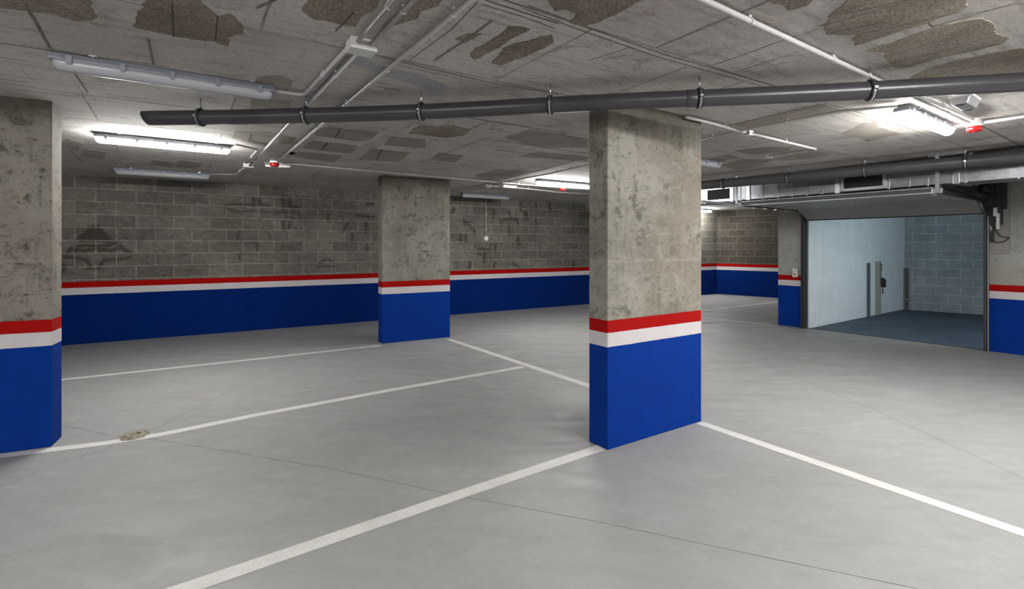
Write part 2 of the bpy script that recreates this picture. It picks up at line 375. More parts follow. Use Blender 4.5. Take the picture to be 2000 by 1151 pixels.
for a in (([(0,390),(60,380),(160,378),(250,385)], .028), ([(265,330),(270,390)], .04), ([(315,330),(330,385),(400,390)], .035),
          ([(0,420),(60,435),(130,450)], .028), ([(170,450),(300,440),(420,455)], .02), ([(540,320),(545,400)], .05), ([(600,320),(605,400),(680,410)], .045),
          ([(450,455),(600,455),(690,460),(700,515)], .028), ([(560,490),(660,515)], .02), ([(545,540),(550,620)], .04), ([(600,545),(600,600)], .03),
          ([(960,470),(965,525)], .03), ([(880,930),(940,900)], .03), ([(970,900),(1010,930)], .03), ([(1190,660),(1190,730)], .03),
          ([(1320,560),(1320,640)], .04), ([(1330,380),(1380,380)], .05), ([(1230,480),(1380,500)], .04), ([(1330,760),(1330,820)], .03),
          ([(150,740),(290,745),(300,820)], .022), ([(125,850),(140,900)], .025), ([(130,640),(120,700)], .025), ([(410,650),(420,720)], .02),
          ([(450,235),(700,240)], .012), ([(1150,560),(1100,630)], .03), ([(850,960),(1060,965)], .02)):
    st(a[0], a[1]*1.25, .75, **g)
g = dict(ox=870, oy=330, k=3.838)
for a in (([(120,500),(118,545)], .06), ([(150,500),(155,545)], .06), ([(355,310),(360,350)], .07), ([(480,330),(490,355)], .05), ([(600,330),(610,365)], .08),
          ([(415,380),(420,410)], .06), ([(430,380),(540,378),(545,420)], .04), ([(480,430),(485,485)], .07), ([(345,560),(340,620)], .05), ([(375,570),(370,620)], .05),
          ([(250,640),(290,640),(290,690)], .06), ([(370,705),(360,740)], .05), ([(185,705),(180,745)], .05), ([(500,710),(560,740)], .05), ([(545,510),(550,570)], .06),
          ([(560,255),(565,310)], .06), ([(60,300),(45,330)], .06), ([(130,400),(180,410)], .07), ([(680,260),(685,300)], .04), ([(780,265),(785,310)], .05),
          ([(200,440),(215,480)], .05), ([(250,600),(330,610)], .05), ([(160,550),(420,552)], .02), ([(680,385),(685,420)], .05), ([(960,700),(960,740)], .06)):
    st(a[0], a[1]*1.1, .75, **g)
def stain_fn(x, z):
    x -= EXT
    if z < .9: return 0
    s = 0
    for pts, w, k in ST:
        if x < pts[0][0] - 1.2 or x > pts[0][0] + 1.2: continue
        d = min([seg_dist(x, z, pts[i], pts[i+1]) for i in range(len(pts)-1)])
        if d < 2*w: s = max(s, k * math.exp(-(d/w)**2 * 1.1))
    return s
P0 = BA - bw * EXT
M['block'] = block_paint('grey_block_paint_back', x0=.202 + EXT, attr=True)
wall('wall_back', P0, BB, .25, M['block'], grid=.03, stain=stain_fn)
# grid face is local y=0; the room is on local -y, thickness on +y
FE = Vector((9.55, 12.70))
wall('wall_far', BB, FE, .25, M['block_far'])
# door line: local frame D -- x along the door from the right jamb to the left one, y into the garage, z up
DR, DL = Vector((6.75, 7.20)), Vector((5.36, 9.13))
DWID = (DL - DR).length; dx = (DL - DR).normalized(); dn = Vector((-dx.y, dx.x))
DRZ = math.atan2(dx.y, dx.x)
def DP(x, y, z=0): q = DR + dx * x + dn * y; return Vector((q.x, q.y, z))
def dbox(name, a, b, mat, parent=None):
    return MB().box(a, b).build(name, mat, parent, loc=None if parent else (DR.x, DR.y, 0), rz=DRZ)
def dstruct(name, a, b, mat):
    o = dbox(name, a, b, mat); o.location = (DR.x, DR.y, 0); o.rotation_euler = (0, 0, DRZ); o['kind'] = 'structure'; return o
dstruct('wall_right', (-13, -.25, 0), (-.05, 0, CEIL), M['wall_conc'])
dstruct('wall_gate_pier', (DWID + .10, -.03, 0), (DWID + .53, 0, CEIL), M['wall_conc'])
dstruct('wall_gate_lintel', (-.05, -.25, 2.12), (DWID + .10, -.02, CEIL), M['wall_conc'])
RL1 = Vector((9.27, 11.90))
dl = (RL1 - DL).normalized()
s_ = DL + dl * .02
wall('wall_ramp_left', s_ + dl * .02, RL1, .42, M['plaster'], z0=-.1)
wall('wall_ramp_back', RL1 + Vector((0, 0)), RL1 + Vector((1.04, -.87)).normalized() * 9, .25, M['block_ramp'], z0=-.1)
P5 = DP(-13, 0); P7 = Vector((-3.8, -5.2)); PL = P0 
wall('wall_near', Vector((P5.x, P5.y)), P7, .25, M['wall_conc'])
wall('wall_left', P7, P0, .25, M['wall_conc'])
# garage floor with saw cuts, paint lines as children
fpts = [P0 - bw*.3 + Vector((0, .3)), P7 + Vector((-.4, -.4)), Vector((P5.x, P5.y)) + Vector((.1, -.4)), DR, DL, RL1, Vector((9.8, 13.0)), BB + Vector((.2, .3))]
mb = MB(); mb.prism(fpts, -.2, 0, 0)
def strip(mb, pts, w, z, m=0, w2=None):
    """flat ribbon along floor/ceiling points"""
    pts = [Vector((p[0], p[1])) for p in pts]; n = len(pts); vs = []
    for i, p in enumerate(pts):
        t = (pts[min(i+1, n-1)] - pts[max(i-1, 0)]).normalized(); nn = Vector((-t.y, t.x))
        ww = w if w2 is None else w + (w2 - w) * i / (n - 1)
        vs += [p + nn * ww / 2, p - nn * ww / 2]
    mb.add([(v.x, v.y, z) for v in vs], [(2*i, 2*i+1, 2*i+3, 2*i+2) for i in range(n-1)], m)
for pts, w in (([F(112,830), F(170,840), F(215,852)], .005), ([F(285,856), F(450,883), F(640,915), F(900,970), F(1170,1020), F(1500,1090), F(1780,1148), F(1900,1180)], .005),
               ([F(300,840), F(420,779), F(540,725), F(610,690)], .005), ([F(220,872), F(110,908), F(0,952), F(-100,995)], .004),
               ([F(1480,708), F(1700,797), F(2000,935), F(2200,1035)], .005)):
    strip(mb, pts, w, .0006, 1)
fl = mb.build('floor', [M['floor'], M['sawcut']]); fl['kind'] = 'structure'
def pline(pts, w, label):
    m = MB(); strip(m, pts, w, .0014); o = m.build('parking_line', M['line'], fl); o['label'] = label; return o
pline([F(1176,874), F(900,966), F(360,1151), F(150,1222)], .098, 'white parking line running from the near column to the lower left')
pline([F(1366,826), F(2000,1042), F(2300,1146)], .095, 'white parking line running from the near column to the lower right')
pline([F(876,663), F(1160,757)], .098, 'white parking line between the middle and near columns')
pline([F(1022,717), F(760,763), F(499,811.5), F(310,850), F(207,866), F(100,879), F(0,891), F(-200,905)], .095, 'white bay line bending towards the left column')
pline([F(745,675), F(499,702), F(112,743), F(-60,760)], .095, 'white bay line between left column and middle column')
pline([F(1350,609.5), F(1514,590.5), F(1580,583)], .095, 'far white bay line behind the near column')
pline([F(1350,617), F(1392,622), F(1519,637)], .095, 'far white line towards the gate pier')
# ramp floor
mb = MB(); mb.prism([DR + Vector((.0,.0)), DL, RL1, RL1 + Vector((1.04,-.87)).normalized()*9, DR + Vector((9, -6))], -.2, -.012)
o = mb.build('floor_ramp', M['ramp_floor']); o['kind'] = 'structure'
# threshold edge
o = dbox('trim_threshold', (0, -.035, -.1), (DWID, -.005, .004), M['joint']); o.location = (DR.x, DR.y, 0); o.rotation_euler = (0,0,DRZ); o['kind'] = 'structure'

# ceiling (local axes follow the shuttering)
def CU(x, y): p = C(x, y); return uv(p)
def jag(poly, amp, step=.05, seed=0):
    out = []; n = len(poly)
    for i in range(n):
        a = Vector(poly[i]); b = Vector(poly[(i+1) % n]); L = (b - a).length; k = max(1, int(L / step))
        for j in range(k):
            p = a.lerp(b, j / k); q = noise.noise_vector(Vector((p.x*6 + seed, p.y*6, seed))) + noise.noise_vector(Vector((p.x*22 + seed, p.y*22, 3))) * .6 + noise.noise_vector(Vector((p.x*60, p.y*60, 9))) * .35
            out.append((p.x + q.x*amp, p.y + q.y*amp))
    return out
mb = MB()
mb.prism([uv(p) for p in [(-13, -7), (16, -7), (16, 10), (12, 18), (4, 18), (-13, 10)]], 0, .25, 0)
SP = [
 [(264,52),(270,25),(292,0),(300,-30),(360,-30),(424,28),(448,24),(473,45),(481,64),(448,73),(448,90),(421,80),(348,70)],
 [(-20,-10),(165,-10),(191,35),(150,40),(100,24),(40,16),(-20,12)],
 [(583,20),(612,-10),(757,-10),(690,50),(668,45),(612,36)],
 [(795,8),(826,-14),(872,-14),(862,8),(830,18),(812,34),(775,45),(748,52),(762,35)],
 [(917,104),(950,82),(987,63),(1000,52),(1039,56),(1014,70),(985,84),(948,104),(924,115)],
 [(959,122),(975,105),(997,90),(1049,73),(1080,66),(1077,83),(1042,104),(980,125)],
 [(889,73),(908,67),(941,68),(925,76),(910,82)],
 [(1070,-10),(1073,0),(1084,21),(1105,17),(1126,28),(1115,45),(1140,53),(1157,46),(1197,29),(1249,0),(1262,-12)],
 [(1610,56),(1626,26),(1647,5),(1660,-12),(1885,-12),(1894,12),(1861,26),(1824,40),(1769,57),(1730,70),(1664,90),(1665,68),(1616,64)],
 [(1691,99),(1756,76),(1803,57),(1874,39),(1920,33),(1932,42),(1946,62),(1971,76),(1952,86),(1913,96),(1834,112),(1777,130),(1746,132),(1738,120),(1728,109),(1733,102)],
 [(1775,151),(1808,135),(1860,120),(1952,100),(2050,86),(2050,140),(1900,156),(1800,158)],
 [(1490,-12),(1493,0),(1524,14),(1541,20),(1570,11),(1600,-8)],
 [(805,253),(823,243),(859,246),(877,244),(919,253),(908,264),(876,269),(800,261)],
]
FT = [
 [(452,270),(460,256),(530,258),(544,263),(518,282)], [(546,263),(580,268),(570,281),(544,282)],
 [(622,252),(640,246),(680,252),(744,258),(720,276),(680,274),(614,264)], [(592,288),(608,274),(700,284),(686,300),(592,290)],
 [(572,302),(584,296),(670,304),(652,318),(570,306)], [(728,290),(805,298),(780,316),(696,312)], [(762,266),(832,272),(830,290),(750,284)],
 [(987,270),(1032,253),(1149,273),(1149,289),(1052,288)], [(976,331),(1034,334),(953,356),(926,342)],
 [(1433,294),(1505,286),(1551,286),(1535,295),(1462,302)], [(1426,244),(1604,203),(1640,215),(1459,251)],
 [(1408,322),(1452,310),(1508,312),(1485,325),(1436,333)], [(1515,310),(1576,295),(1626,299),(1584,310),(1535,313)], [(1373,312),(1419,302),(1447,307),(1406,317)],
 [(128,270),(165,280),(150,296),(118,285)], [(165,290),(210,297),(200,312),(160,305)], [(300,312),(345,318),(335,327),(292,322)], [(350,313),(395,318),(385,330),(340,326)],
 [(500,150),(541,146),(573,156),(562,177),(500,167)], [(494,194),(570,196),(568,216),(488,216)],
 [(855,298),(905,304),(890,318),(840,312)], [(1050,296),(1149,306),(1149,316),(1010,306)],
 [(1690,240),(1760,262),(1700,275),(1640,262)],
]
RB = [[(650,316),(696,312),(738,288),(778,268),(752,262),(716,280)], [(548,308),(566,309),(612,280),(640,250),(622,248),(588,272)], [(508,346),(540,334),(568,320),(548,318),(500,338)], [(430,283),(520,296),(600,306),(598,301),(520,290),(436,278)], [(1560,286),(1640,272),(1740,262),(1738,270),(1650,282),(1580,294)], [(1660,250),(1720,300),(1760,322),(1790,320),(1730,282),(1690,250)]]
LM = [[(695,108),(743,128),(830,146),(875,170),(848,180),(771,153),(680,122)]]
k = 0
for lst, mi, amp, h in ((SP, 1, .022, .004), (FT, 2, .018, .0012), (LM, 3, .03, .0008), (RB, 6, .012, .0006)):
    for poly in lst:
        k += 1; mb.prism(jag([CU(*p) for p in poly], amp, .018, k*1.3), -h, .001, mi)
def cseg(pts, w, z=-.0052, m=4): strip(mb, [Vector(CU(*p)) for p in pts], w, z, m)
for pts, w, *mm in (([(336,4),(339,70)], .006), ([(425,28),(421,76)], .006), ([(1616,64),(1670,53),(1726,41)], .006), ([(1738,121),(1790,110),(1855,96)], .006),
               ([(736,168),(750,170),(752,173),(762,172),(780,176)], .008), ([(1740,105),(1830,80),(1930,48)],.010, 5), ([(655,60),(670,45),(690,22)], .006),
               ([(1600,50),(1760,5)],.010, 5), ([(490,262),(486,274)], .01), ([(665,250),(655,268)], .01), ([(640,278),(630,290)], .01), ([(745,292),(735,312)], .01),
               ([(545,-5),(500,15)],.010, 5), ([(850,116),(905,80),(960,40)],.010, 5), ([(97,92),(60,25),(50,5)],.010, 5), ([(172,180),(145,140)],.010, 5),
               ([(300,125),(290,75)],.010, 5), ([(960,345),(1150,295)],.010, 5)):
    cseg(pts, w, m=mm[0] if mm else 4)
# shuttering seams that show on the slab, and a wide dark band along a conduit
for pts, w in (([(1030,10),(1140,51),(1300,107),(1510,166)], .009), ([(1022,16),(1140,61),(1290,113),(1488,168)], .007), ([(1281,93),(1345,66),(1420,34),(1495,3)], .006),
               ([(1390,128),(1460,104),(1530,78),(1600,56)], .006), ([(1192,186),(1262,160),(1340,131)], .008), ([(1149,118),(1232,92)], .006), ([(1440,140),(1560,100)], .006),
               ([(1426,244),(1510,224),(1604,203)], .012), ([(1545,200),(1600,218),(1660,238)], .006), ([(1500,170),(1620,208),(1760,252)], .006),
               ([(915,230),(957,237),(1016,246),(1090,262),(1149,273)], .014), ([(906,257),(953,237)], .012), ([(818,318),(880,295),(949,270)], .016), ([(949,270),(1050,286),(1149,300)], .018),
               ([(969,292),(1040,302),(1111,312)], .022), ([(827,316),(879,321)], .03), ([(930,342),(976,331)], .02), ([(880,374),(960,356),(1052,333),(1149,307)], .035),
               ([(0,83),(100,98),(200,112),(330,130)], .008), ([(-20,156),(104,177),(260,197),(410,215),(585,238)], .008), ([(130,229),(280,246),(440,262),(500,272)], .010),
               ([(743,111),(848,136),(952,160),(1091,184)], .010), ([(948,0),(1010,20),(1091,46)], .010), ([(940,8),(1020,32),(1085,56)], .006), ([(799,118),(882,57),(934,3)], .006),
               ([(1375,300),(1500,276),(1640,262)], .012), ([(1600,320),(1700,300),(1850,280),(1990,262)], .012), ([(1905,240),(1950,262),(2000,288)], .016), ([(1880,30),(2000,5)], .005)):
    cseg(pts, w, z=-.0016, m=5)
for pts, w in (([(1665,68),(1760,48),(1880,20)], .005), ([(1640,26),(1790,-5)], .004), ([(1800,150),(1900,128),(2000,110)], .005), ([(1760,130),(1850,108),(1950,84)], .005)):
    cseg(pts, w)
ce = mb.build('ceiling', [M['ceil'], M['spall'], M['faint'], M['lime'], M['joint'], M['seam_band'], M['rib']], loc=(0, 0, CEIL), rz=A1); ce['kind'] = 'structure'

# ---------------------------------------------------------------- columns
def column(p, ang, length, depth, mat, label, left=False):
    a = math.radians(ang); q = Vector(p)
    if left: q = q - Vector((math.cos(a), math.sin(a))) * length
    mb = MB(); mb.box((0, 0, 0), (length, depth, CEIL - .0005))
    o = mb.build('concrete_column', mat, bevel=.006, loc=(q.x, q.y, 0), rz=a)
    return tag(o, label, 'column', 'painted concrete columns')
column((.70, 3.69), 33.6, 1.10, .20, M['col_a'], 'large near concrete column standing right of centre, where two white lines meet')
column((-1.985, 7.70), 30, 1.12, .22, M['col_b'], 'middle concrete column standing alone in front of the long block wall')
column((-3.435, 3.76), 27, 1.10, .22, M['col_c'], 'concrete column cut off by the left edge of the view', left=True)

# rough plaster spill on the floor by the bending line
e = tag(MB().build('floor_patch', M['mold']), 'rough brown mortar spill on the floor beside the bending white line', 'mortar spill')
bm = bmesh.new()
c0 = F(262, 851)
ring = []
vs = [[None]*28 for _ in range(6)]
for j in range(6):
    for i in range(28):
        a = 2*PI*i/28; rr = (j+1)/6*(1+.22*noise.noise(Vector((math.cos(a)*2, math.sin(a)*2, 1))))
        x = .10*rr*math.cos(a); y = .115*rr*math.sin(a)
        h = .012*(1-(j/5)**2)*(.5+abs(noise.noise(Vector((x*30, y*30, 4)))*1.8)) + (0.001 if j == 5 else 0.002)
        vs[j][i] = bm.verts.new((x, y, h))
ctr = bm.verts.new((0, 0, .010))
for i in range(28): bm.faces.new((ctr, vs[0][i], vs[0][(i+1) % 28]))
for j in range(5):
    for i in range(28): bm.faces.new((vs[j][i], vs[j+1][i], vs[j+1][(i+1) % 28], vs[j][(i+1) % 28]))
bm.to_mesh(e.data); bm.free(); e.data.materials.clear(); e.data.materials.append(M['mold'])
e.location = (c0.x, c0.y, 0); e.rotation_euler = (0, 0, A1)
mb = MB(); a = [(.055*math.cos(t)*(1+.15*math.sin(3*t)), .04*math.sin(t), .0115) for t in [2*PI*i/24 for i in range(25)]]
mb.tube(a, .005, 6, caps=False); mb.build('crumbled_rim', M['rubble'], e)
mb = MB(); mb.tube([(.03, 0, .012), (.03, 0, .017)], .012, 10); mb.build('core_hole', M['bore'], e)

# ---------------------------------------------------------------- light fixtures
def fixture(pa, pb, lit, label, group='sealed batten lamps on the ceiling', clips=5):
    a = C(*pa, 2.535) if len(pa) == 2 else Vector(pa); b = C(*pb, 2.535) if len(pb) == 2 else Vector(pb)
    m = (a + b) / 2; L = 1.14; rz = math.atan2((b - a).y, (b - a).x)
    t = empty('batten_lamp', (m.x, m.y, CEIL), rz, label, 'lamp', group)
    h = L / 2
    MB().profile([(-.040,-.004),(-.054,-.036),(-.052,-.046),(.052,-.046),(.054,-.036),(.040,-.004)], -h, h).build('housing', M['fix'], t, bevel=.004)
    n = 8; pr = [(.050*math.cos(PI*i/n), -.046 - .052*math.sin(PI*i/n)) for i in range(n+1)]
    mbd = MB(); secs = [(-h+.012, .55), (-h+.03, .92), (-h+.05, 1), (h-.05, 1), (h-.03, .92), (h-.012, .55)]
    for x, k in secs: mbd.v += [(x, p[0]*k, -.046 + (p[1]+.046)*k) for p in pr]
    q = n + 1
    for s in range(len(secs)-1):
        for i in range(n): mbd.f.append([s*q+i, (s+1)*q+i, (s+1)*q+i+1, s*q+i+1]); mbd.m.append(0); mbd.sm.append(True)
        mbd.f.append([s*q, s*q+n, (s+1)*q+n, (s+1)*q]); mbd.m.append(0); mbd.sm.append(False)
    for s in (0, len(secs)-1): mbd.f.append([s*q+i for i in range(q)]); mbd.m.append(0); mbd.sm.append(False)
    mbd.build('diffuser', M['lit'] if lit else M['diff'], t)
    for i in range(clips):
        x = -h + .09 + (L - .18) * i / (clips - 1)
        for s in (-1, 1):
            MB().box((x-.014, s*.058-.004, -.058), (x+.014, s*.058+.004, -.018)).box((x-.010, s*.052-.006, -.066), (x+.010, s*.052+.006, -.056)).build('clip', M['fix'], t, bevel=.0015)
    for x in (-h*.66, h*.76):
        MB().box((x-.018, -.07, -.006), (x+.018, .07, 0)).tube([(x,-.06,-.012),(x,-.06,0)], .007, 8).build('mounting_bracket', M['zinc'], t)
    return t
fixture((100,118), (533,182), False, 'unlit batten lamp at upper left, nearest to the left column', clips=5)
fixture((180,267), (453,293), True, 'lit batten lamp glowing beyond the left column, above the block wall bay')
fixture((220,333), (413,345), False, 'unlit batten lamp close to the block wall at the left')
fixture((898,380), (997,386), False, 'unlit teal-tinted batten lamp just right of the middle column')
fixture((1040,354), (1160,364), True, 'lit batten lamp partly hidden behind the near column')
fixture((1748,212), (1862,258), True, 'lit batten lamp at upper right, beside two conduits')
b6 = C(1405,322,2.535); fixture(tuple(b6 - UV(1.14, 0)), tuple(b6), False, 'unlit batten lamp whose end shows just right of the near column')
b7 = C(1389,412,2.535); fixture(tuple(b7 - UV(1.14, 0)), tuple(b7), True, 'small distant lit lamp right of the near column, below the duct')
# lamps of the same kind behind the camera
for u, v in ((-1.5, 1.0), (4.6, -1.8), (.0, -2.4), (6.2, -.7), (2.7, -.1), (-4.4, 1.6)):
    c = UV(u, v, 2.535); fixture(tuple(c - UV(.6, 0)), tuple(c + UV(.6, 0)), True, 'lit batten lamp behind the viewpoint', group='lamps behind the viewpoint')

# ---------------------------------------------------------------- conduits
ZC = CEIL - .028
def conduit(pts, label, r=.011, closed=False, clipstep=.85, mat='conduit', clips=True, z=ZC):
    P = [C(*p, z) if len(p) == 2 else Vector(p) for p in pts]
    o0 = P[0]; t = empty('conduit', (o0.x, o0.y, CEIL), 0, label, 'conduit', 'pale surface conduits on the ceiling')
    Q = []
    for i, p in enumerate(P):                 # rounded bends
        if 0 < i < len(P)-1:
            a = (P[i-1]-p); b = (P[i+1]-p); d = min(.06, a.length*.4, b.length*.4); a = p + a.normalized()*d; b = p + b.normalized()*d
            for k in range(7): s = k/6; Q.append(a*(1-s)**2 + p*2*s*(1-s) + b*s*s)
        else: Q.append(p)
    off = Vector((o0.x, o0.y, CEIL)); MB().tube([q-off for q in Q], r, 12).build('tube', M[mat], t)
    if clips:
        for i in range(len(P)-1):
            a, b = P[i], P[i+1]; d = b-a; n = int(d.length/clipstep)
            for k in range(max(1, n) if d.length > .4 else 0):
                c = a + d*((k+.5)/max(1, n)) - off; ang = math.atan2(d.y, d.x)
                R = Matrix.Translation(c) @ Matrix.Rotation(ang, 4, 'Z')
                m = MB(); m.box((-.009,-.004,.0), (.009,.004, CEIL-z-.0), M=R)
                m.tube([R @ Vector((0, math.cos(s)*(r+.002), math.sin(s)*(r+.002))) for s in [2*PI*j/12 for j in range(13)]], .003, 5, caps=False)
                m.build('clip', M['clipgrey'], t)
    return t
def jbox(pos, size, label, rz=A1, mat='boxgrey'):
    t = empty('junction_box', (pos[0], pos[1], CEIL), rz, label, 'junction box', 'junction boxes')
    x, y, h = size
    MB().box((-x/2, -y/2, -h*.72), (x/2, y/2, 0)).build('box_body', M[mat], t, bevel=.003)
    MB().box((-x/2-.002, -y/2-.002, -h), (x/2+.002, y/2+.002, -h*.74)).build('lid', M[mat], t, bevel=.004)
    for sx in (-1, 1):
        for sy in (-1, 1): MB().tube([(sx*x*.38, sy*y*.38, -h-.002), (sx*x*.38, sy*y*.38, -h+.002)], .005, 8).build('screw', M['zinc'], t)
    return t
def at(u, v, z=ZC): return tuple(UV(u, v, z))
jb = UV(.80, 2.66)
jbox(jb, (.135, .105, .06), 'large pale junction box where the paired conduits meet, upper left of centre')
conduit([at(.765,-1.0), at(.765,2.60)], 'left one of the paired conduits entering the large junction box from above')
conduit([at(.835,-1.0), at(.835,2.60)], 'right one of the paired conduits entering the large junction box from above', r=.013)
conduit([at(.745,2.72), at(.725,3.74), at(-.02,3.76)], 'conduit leaving the large junction box and bending to the nearest unlit lamp')
conduit([at(.805,2.72), at(.765,7.42)], 'straight conduit from the large junction box to the small box near the block wall', r=.013)
jbox(C(485,323,2.56), (.12, .08, .05), 'small pale junction box near the block wall at the left')
conduit([(460,282), (504,292), (481,319)], 'short bent conduit from the lit left lamp to the small box')
conduit([(478,327), (459,341), (412,340)], 'thin conduit bending from the small box to the unlit lamp by the block wall', r=.008)
conduit([at(1.045,-1.0), at(1.02,6.85)], 'single long conduit running up to the red and white beacon at the left', r=.013)
conduit([(552,318), (800,341), (958,355), (1065,364), (1149,370), (1200,375)], 'long conduit running right from the left beacon over the middle column', r=.011, clipstep=1.1)
conduit([(948,363), (1000,366), (1062,372), (1082,375), (1180,381)], 'low conduit running under the partly hidden lit lamp', r=.011)
conduit([(960,360), (1068,340), (1160,320)], 'conduit crossing towards the back of the near column', r=.011)
conduit([(1300,-35), (1375,0), (1540,76), (1700,150), (1800,197), (1893,240)], 'thick pale conduit crossing the upper right ceiling and passing over the main pipe', r=.014)
conduit([(1770,176), (1900,233)], 'parallel conduit next to the thick one, ending at the right beacon', r=.013)
conduit([(1340,229), (1375,237), (1455,258)], 'conduit emerging from the near column to the small box', r=.013)
jbox(C(1462,261,2.555), (.06, .06, .045), 'small pale junction box on the ceiling right of the near column')
conduit([(1467,261), (1596,292), (1503,305)], 'conduit bending back in a sharp V right of the near column', r=.013)
conduit([(1340,279), (1449,255), (1640,217), (1752,208)], 'conduit leading to the end of the upper right lit lamp', r=.011, clipstep=.8)
conduit([(1922,239), (2000,228), (2150,207)], 'conduit leaving the right beacon towards the right edge', r=.013)
jbox(C(1500,307,2.56), (.13, .05, .03), 'flat pale ceiling box at the end of the V-shaped conduit')
jbox(C(953,364,2.56), (.12, .07, .04), 'tiny pale box on the low conduit right of the middle column')

# wall lamp point with its drop conduit on the back wall
u0, _ = onback(948, 430); pw = BA + bw*u0; nr = Vector((bw.y, -bw.x))
zb = onback(949, 466)[1]
t = empty('wall_socket', (pw.x, pw.y, zb), math.atan2(bw.y, bw.x), 'round pale outlet box on the block wall, hanging at the end of a vertical conduit', 'outlet')
MB().tube([(0, 0, 0), (0, -.045, 0)], .055, 20).build('round_box', M['boxgrey'], t, bevel=.004)
MB().tube([(0, -.045, 0), (0, -.055, 0)], .03, 16).build('cover', M['white'], t)
MB().tube([(0, -.02, .05), (0, -.02, CEIL - zb)], .012, 10).build('drop_conduit', M['conduit'], t)
for z in (.2, .55, .9): MB().box((-.02, -.034, z), (.02, 0, z+.015)).build('clip', M['clipgrey'], t)

# ---------------------------------------------------------------- beacons and emergency lights
def beacon(pos, label):
    t = empty('alarm_beacon', (pos[0], pos[1], CEIL), A1, label, 'beacon', 'red and white alarm beacons')
    MB().tube([(0,0,0),(0,0,-.045),(0,0,-.052)], [.050,.055,.055], 28).build('base', M['white'], t)
    MB().tube([(0,0,-.052),(0,0,-.080),(0,0,-.092),(0,0,-.098)], [.055,.055,.048,.034], 28).build('lens', M['red'], t)
    MB().tube([(0,0,-.096),(0,0,-.102)], .016, 14).build('lens_cap', M['red'], t)
    return t
beacon(C(536,316,2.545), 'red and white round alarm beacon at the left, at the end of the long conduit')
beacon(C(1903,246,2.535), 'red and white round alarm beacon at upper right, under the lit lamp')
beacon(C(1099,366,2.545), 'small red beacon under the partly hidden lit lamp left of the near column')
def emergency(pos, L, w, h, rz, label, mat='white', body='white'):
    t = empty('emergency_light', (pos[0], pos[1], CEIL), rz, label, 'emergency light', 'emergency lights')
    MB().box((-L/2, -w/2, -.02), (L/2, w/2, 0)).build('base', M[body], t, bevel=.004)
    pr = [(-w*.46, -.02), (-w*.34, -h), (w*.34, -h), (w*.46, -.02)]
    MB().profile(pr, -L*.47, L*.47).build('cover', M[mat], t, bevel=.008)
    for s in (-1, 1): MB().box((s*L*.40-.012, -w*.15, -h-.004), (s*L*.40+.012, w*.15, -h+.002)).build('screw_cover', M['motor'], t)
    return t
emergency(C(543,322,2.56), .32, .09, .055, A1-.25, 'slim white emergency light next to the left beacon')
emergency(C(1884,200,2.54), .27, .13, .075, A1+.05, 'clear-covered emergency light at upper right, just under the main pipe', 'clear')
emergency(C(994,364,2.56), .30, .09, .05, A1, 'tiny white emergency light right of the middle column')

# ---------------------------------------------------------------- main drain pipe
def smooth_path(P, n=6):
    out = []
    for i in range(len(P)-1):
        p0, p1, p2, p3 = P[max(i-1,0)], P[i], P[i+1], P[min(i+2,len(P)-1)]
        for k in range(n):
            s = k/n; out.append(.5*((2*p1)+(p2-p0)*s+(2*p0-5*p1+4*p2-p3)*s*s+(3*p1-p0-3*p2+p3)*s**3))
    out.append(P[-1]); return out
ZP = 2.44
pp = [C(x, y, ZP) for x, y in ((286,231), (500,227.8), (820,218.5), (1166,200.5), (1400,190.5), (1640,179.5), (2000,160), (2250,147))]
org = Vector((pp[0].x, pp[0].y, ZP)); RP = .053
t = empty('drain_pipe', org, 0, 'long dark grey drain pipe hanging across the whole ceiling in front of the near column', 'pipe', 'dark hanging drain pipes')
path = smooth_path(pp, 8)
mbp = MB().tube([p-org for p in path], RP, 40)
dd0 = (path[1]-path[0]).normalized()
for i in range(40): v = Vector(mbp.v[i]); mbp.v[i] = tuple(v - dd0 * v.z * .42)      # the open end is cut at a slant
ring0 = [Vector(mbp.v[i]) for i in range(40)]
mbp.build('pipe_run', M['pvc'], t)
d0 = (path[0]-path[1]).normalized()
cc = sum(ring0, Vector()) / 40
MB().add([cc + (v-cc)*.90 + d0*.002 for v in ring0], [tuple(range(40))]).build('open_end', M['bore'], t)
def pipe_point(path, px):
    for i in range(len(path)-1):
        a, b = path[i], path[i+1]; xa, xb = 1000+FPX*a.x/a.y, 1000+FPX*b.x/b.y
        if xa <= px <= xb or xb <= px <= xa:
            s = (px-xa)/(xb-xa) if xb != xa else 0; return a.lerp(b, s), (b-a).normalized()
for px in (1322, 1350):
    p, d = pipe_point(path, px)
    MB().tube([p-org-d*.035, p-org-d*.03, p-org+d*.03, p-org+d*.035], [RP+.001, RP+.003, RP+.003, RP+.001], 40).build('coupling', M['pvc'], t) if px == 1350 else None
